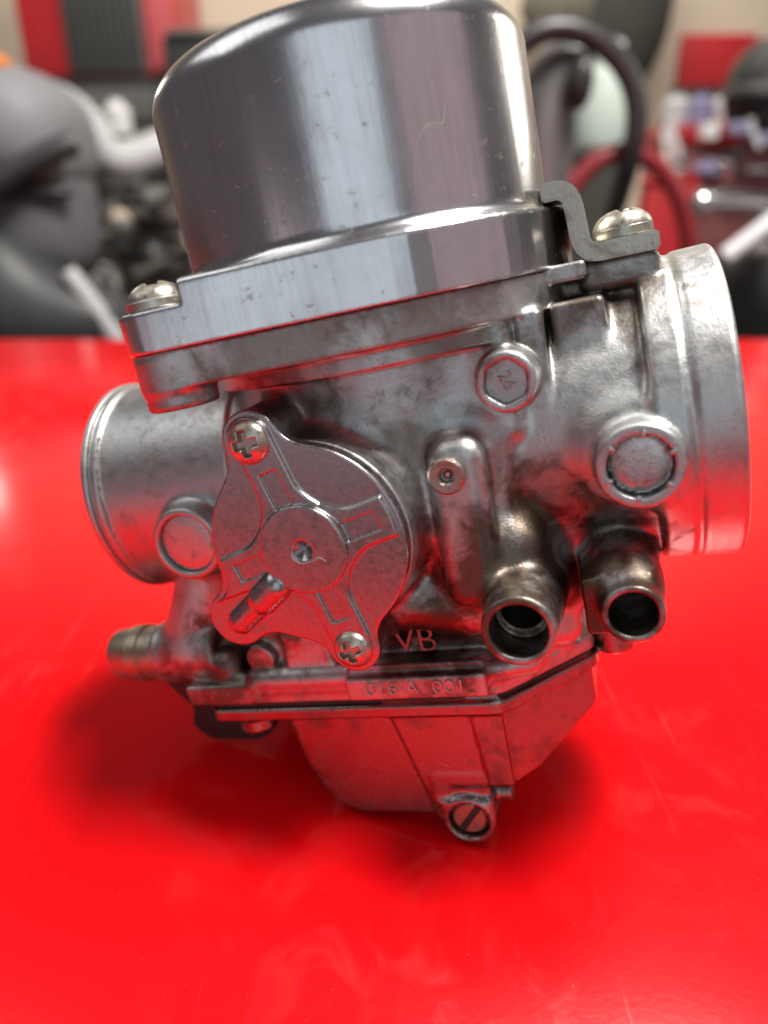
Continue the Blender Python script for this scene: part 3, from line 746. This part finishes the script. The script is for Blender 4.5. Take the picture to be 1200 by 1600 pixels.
# grey fairing, bent silver pipe
Y = 1.0; s = pxs(Y)
fa = empty('grey_fairing'); tag(fa, 'large rounded grey motorcycle fairing at the left edge', 'fairing')
blob('shell', [(at(-30, 190, Y), (110*s, .10, 70*s)), (at(60, 225, Y), (62*s, .09, 62*s))], plain('satin_grey', (0.20, 0.20, 0.21), 0.6), fa, k=0.03, pw=3.0)
blob('side_panel', [(at(20, 350, Y), (90*s, .08, 75*s)), (at(95, 320, Y), (38*s, .07, 85*s))], plain('side_grey', (0.13, 0.13, 0.14), 0.5), fa, k=0.03, pw=2.8)
blob('vent', [(at(45, 300, 0.93), (60*s, .02, 14*s))], G['dark'], fa, h=0.006)
blob('indicator', [(at(-6, 100, 0.95), (16*s, .03, 12*s))], plain('amber', (0.7, 0.22, 0.05), 0.4), fa, h=0.006)
tube('trim', [at(-60, 330, 0.9), at(10, 275, 0.9), at(70, 235, 0.9), at(115, 225, 0.92)], 17*pxs(0.9), G['dark'], fa)
blob('seat_pad', [(at(-10, 455, 0.93), (80*s, .06, 90*s)), (at(80, 500, 0.93), (120*s, .06, 62*s))], G['dark'], fa)
G['pipe'] = plain('dull_silver', (0.46, 0.455, 0.45), 0.4, 0.0, 0.25, 20)
sp_ = tube('silver_pipe', [at(60, 150, 1.15), at(120, 165, 1.15), at(158, 225, 1.15), at(175, 262, 1.15), at(240, 238, 1.2), at(330, 190, 1.25)], 24*pxs(1.15), G['pipe'])
tag(sp_, 'thick bent pale silver pipe beside the grey fairing', 'pipe')
stv = tube('grey_strut', [at(105, 425, 0.9), at(140, 465, 0.9), at(185, 530, 0.9), at(200, 560, 0.9)], 14*pxs(0.9), G['pipe'])
tag(stv, 'slanting pale strut below the bent silver pipe', 'strut')
wb = empty('white_bottle'); tag(wb, 'small bottle with a white cap in front of the drawer unit', 'bottle')
p = at(187, 212, 1.6)
jar('body', (p.x, 1.6, p.z-0.16), 0.036, 0.16, G['grille'], wb); cpb = jar('cap', (p.x, 1.6, p.z), 0.026, 0.062, G['white'], wb)
# engine lump behind the strut
en = empty('engine_block'); tag(en, 'dark finned engine lump below the bent silver pipe', 'engine')
bbox('crankcase', (150, 330), (330, 600), 1.25, 0.2, G['engine'], en, r=0.02, zb=BZ)
for k in range(6): bbox('fin', (160, 290+k*24), (300, 300+k*24), 1.21, 0.05, G['engine'], en, r=0.002)
for k, (q, r) in enumerate([((180, 330), 16), ((240, 400), 26), ((170, 470), 22), ((270, 470), 18), ((215, 310), 14)]):
    c = at(*q, 1.2); o = blob('bolt_cover', [(c, (r*pxs(1.2), 0.03, r*pxs(1.2)))], [G['engine'], G['dark'], G['silver']][k % 3], en, h=0.006)
rg = random.Random(3)
for k in range(26):                                            # brackets, lines and fittings hung on the engine
    q = (rg.uniform(135, 300), rg.uniform(270, 500)); yy = rg.uniform(1.08, 1.2); u = pxs(yy)
    g = G[rg.choice(['engine', 'dark', 'pipe', 'tan', 'engine', 'dark', 'grille'])]
    if k % 3 == 0: tube('fuel_line', [at(q[0], q[1], yy), at(q[0]+rg.uniform(-40, 40), q[1]+rg.uniform(-30, 30), yy), at(q[0]+rg.uniform(-60, 60), q[1]+rg.uniform(-40, 60), yy)], rg.uniform(3, 7)*u, g, en)
    elif k % 3 == 1: bbox('bracket', q, (q[0]+rg.uniform(12, 40), q[1]+rg.uniform(10, 34)), yy, 0.02, g, en, r=0.003)
    else: blob('fitting', [(at(*q, yy), (rg.uniform(8, 18)*u, 0.015, rg.uniform(8, 18)*u))], g, en, h=0.005)
# hoses and pipes at the right of the cap
hA = tube('black_hose', [at(790, 90, 0.95), at(830, 45, 0.95), at(905, 35, 0.95), at(975, 95, 0.95), at(1005, 170, 0.95), at(985, 260, 0.95), at(960, 330, 1.0)], 15*pxs(0.95), G['black'])
tag(hA, 'arching glossy black hose right of the polished cap', 'hose')
el = empty('chrome_elbow'); tag(el, 'curved steel pipe elbow with a mouth filled black as its inner shade', 'pipe')
tube('pipe', [at(905, 115, 1.0), at(870, 105, 1.0), at(850, 160, 1.0), at(848, 240, 1.0), at(850, 330, 1.0)], 42*pxs(1.0), plain('dull_steel', (0.30, 0.29, 0.28), 0.32, 0.8, 0.2), el)
blob('mouth', [(at(907, 128, 0.955), (17*pxs(0.95), 0.02, 34*pxs(0.95)))], G['black'], el, h=0.004)  # solid black blob in place of the shade inside the opening
mj = empty('mint_jug'); tag(mj, 'pale mint green jug behind the hoses', 'jug')
c = at(935, 232, 1.4); jar('body', (c.x, 1.4, c.z), 0.048, 0.14, G['mint'], mj); jar('lid', (c.x, 1.4, c.z+0.14), 0.025, 0.02, G['white'], mj)
pb = empty('parts_bin'); tag(pb, 'dark parts bin under the mint green jug', 'bin')
bbox('tray', (872, 246), (975, 420), 1.36, 0.12, G['coat'], pb, zb=BZ); bbox('rim', (868, 234), (979, 247), 1.35, 0.14, G['dark'], pb, r=0.003)
hB = tube('maroon_hose', [at(890, 300, 0.98), at(925, 245, 0.98), at(990, 225, 0.98), at(1050, 275, 0.98), at(1078, 345, 0.98), at(1080, 440, 0.98)], 13*pxs(0.98), G['maroon'])
tag(hB, 'dark red hose looping above the intake bell', 'hose')
cbx = empty('card_box'); tag(cbx, 'small tan cardboard box inside the dark red hose loop', 'box')
bbox('carton', (958, 258), (1000, 345), 1.5, 0.1, G['tan'], cbx, zb=BZ); bbox('flap', (955, 250), (1003, 258), 1.49, 0.11, G['tan'], cbx, r=0.002)
rc = empty('red_crate'); tag(rc, 'bright red plastic crate inside the dark red hose loop', 'crate')
bbox('crate_body', (1002, 285), (1085, 420), 1.6, 0.2, G['red'], rc, zb=BZ); bbox('rim', (998, 275), (1089, 287), 1.59, 0.22, G['red'], rc, r=0.004)
ct = empty('dark_coat'); tag(ct, 'dark coat hanging against the wall at the top edge', 'coat')
blob('cloth', [(at(985, 0, 3.2), (55*pxs(3.2), .10, 105*pxs(3.2))), (at(960, 40, 3.2), (45*pxs(3.2), .10, 70*pxs(3.2)))], G['coat'], ct, h=0.02)
blob('sleeve', [(at(880, 10, 3.2), (55*pxs(3.2), .09, 40*pxs(3.2)))], plain('drab_cloth', (0.16, 0.15, 0.11), 0.9), ct, h=0.02)
sg_ = bbox('red_sign', (1062, 52), (1180, 135), 3.36, 0.03, G['red']); tag(sg_, 'red board fixed on the beige wall at upper right', 'board')
sg_.rotation_euler = (0, 0.0, 0)
hm = empty('black_helmet'); tag(hm, 'black rounded helmet at the right edge', 'helmet')
Y = 1.9; s = pxs(Y)
blob('shell', [(at(1205, 140, Y), (60*s, .10, 62*s))], G['dark'], hm); blob('visor', [(at(1190, 150, Y-0.03), (48*s, .08, 22*s))], G['black'], hm)
sh = empty('red_shelf_unit'); tag(sh, 'red shelf unit with a dusty lower drawer at right', 'shelf')
bbox('shelf_board', (1040, 196), (1260, 226), 2.1, 0.3, G['red'], sh); bbox('drawer_front', (1030, 228), (1260, 420), 2.12, 0.26, G['rust'], sh, zb=BZ)
for k in range(3): bbox('pull', (1050+k*60, 262), (1085+k*60, 270), 2.10, 0.02, G['silver'], sh, r=0.003)
G['vio'] = plain('violet_tin', (0.32, 0.30, 0.48), 0.4)
cols = [('silver_tin', 'silver', 'pale silver tin nearest the hoses on the red shelf'), ('violet_tin', 'vio', 'violet grey tin in the middle of the red shelf'), ('white_tin', 'white', 'white tin next to the helmet on the red shelf')]
G['vio'] = plain('violet_tin', (0.32, 0.30, 0.48), 0.4)
for k, (n, g, lab) in enumerate(cols):
    c = at(1052+k*38, 197, 2.15); t = empty(n, (c.x, 2.15, c.z)); tag(t, lab, 'tin', 'tins on the red shelf')
    o = jar('body', (0, 0, 0), 0.032, 0.075, G[g], t); o = jar('lid', (0, 0, 0.075), 0.02, 0.016, G['dark'], t)
tr = empty('tool_rack'); tag(tr, 'cluttered rack of small grey and red tools in front of the red shelf unit', 'tool rack')
bbox('rail', (1010, 300), (1250, 312), 1.75, 0.02, G['dark'], tr); bbox('post', (1180, 300), (1192, 420), 1.75, 0.02, G['dark'], tr, zb=BZ)
rg = random.Random(11)
for k in range(22):
    q = (rg.uniform(1020, 1200), rg.uniform(185, 300)); yy = rg.uniform(1.6, 1.75); u = pxs(yy)
    g = G[rg.choice(['silver', 'dark', 'chrome', 'rust', 'grille', 'white', 'dark', 'vio'])]
    if k % 2: tube('tool_handle', [at(q[0], q[1], yy), at(q[0]+rg.uniform(-6, 6), q[1]+20, yy), at(q[0]+rg.uniform(-15, 15), q[1]+rg.uniform(30, 70), yy)], rg.uniform(4, 8)*u, g, tr)
    else: bbox('tool_head', q, (q[0]+rg.uniform(12, 34), q[1]+rg.uniform(10, 26)), yy, 0.03, g, tr, r=0.003)
# chrome levers and black casing at the right edge
Y = 0.92; s = pxs(Y)
bk = empty('black_casing'); tag(bk, 'black rounded engine casing behind the intake bell', 'casing')
blob('shell', [(at(1210, 440, 1.0), (95*s, .08, 95*s)), (at(1250, 540, 1.0), (80*s, .08, 80*s))], G['dark'], bk)
blob('boss', [(at(1185, 395, 0.93), (16*s, .02, 16*s))], G['engine'], bk, h=0.006)
l1 = empty('chrome_lever'); tag(l1, 'curved chrome lever with an added glint ball at right', 'lever')
tube('arm', [at(1098, 316, Y), at(1130, 308, Y), at(1170, 312, Y), at(1230, 330, Y)], 13*s, G['chrome'], l1)
blob('glint_ball', [(at(1096, 316, Y), (16*s, 16*s, 16*s))], G['chrome'], l1, h=0.004)  # chrome ball added to make an out-of-focus glint
l2 = tube('white_lever', [at(1132, 402, 0.88), at(1165, 378, 0.88), at(1210, 345, 0.88), at(1250, 310, 0.88)], 13*pxs(0.88), G['silver']); tag(l2, 'bright slanting silver rod below the chrome lever', 'rod')
l3 = tube('white_cable', [at(1150, 545, 0.75), at(1180, 553, 0.75), at(1210, 560, 0.75), at(1260, 562, 0.75)], 13*pxs(0.75), G['white']); tag(l3, 'short white cable just beyond the table edge at right', 'cable')
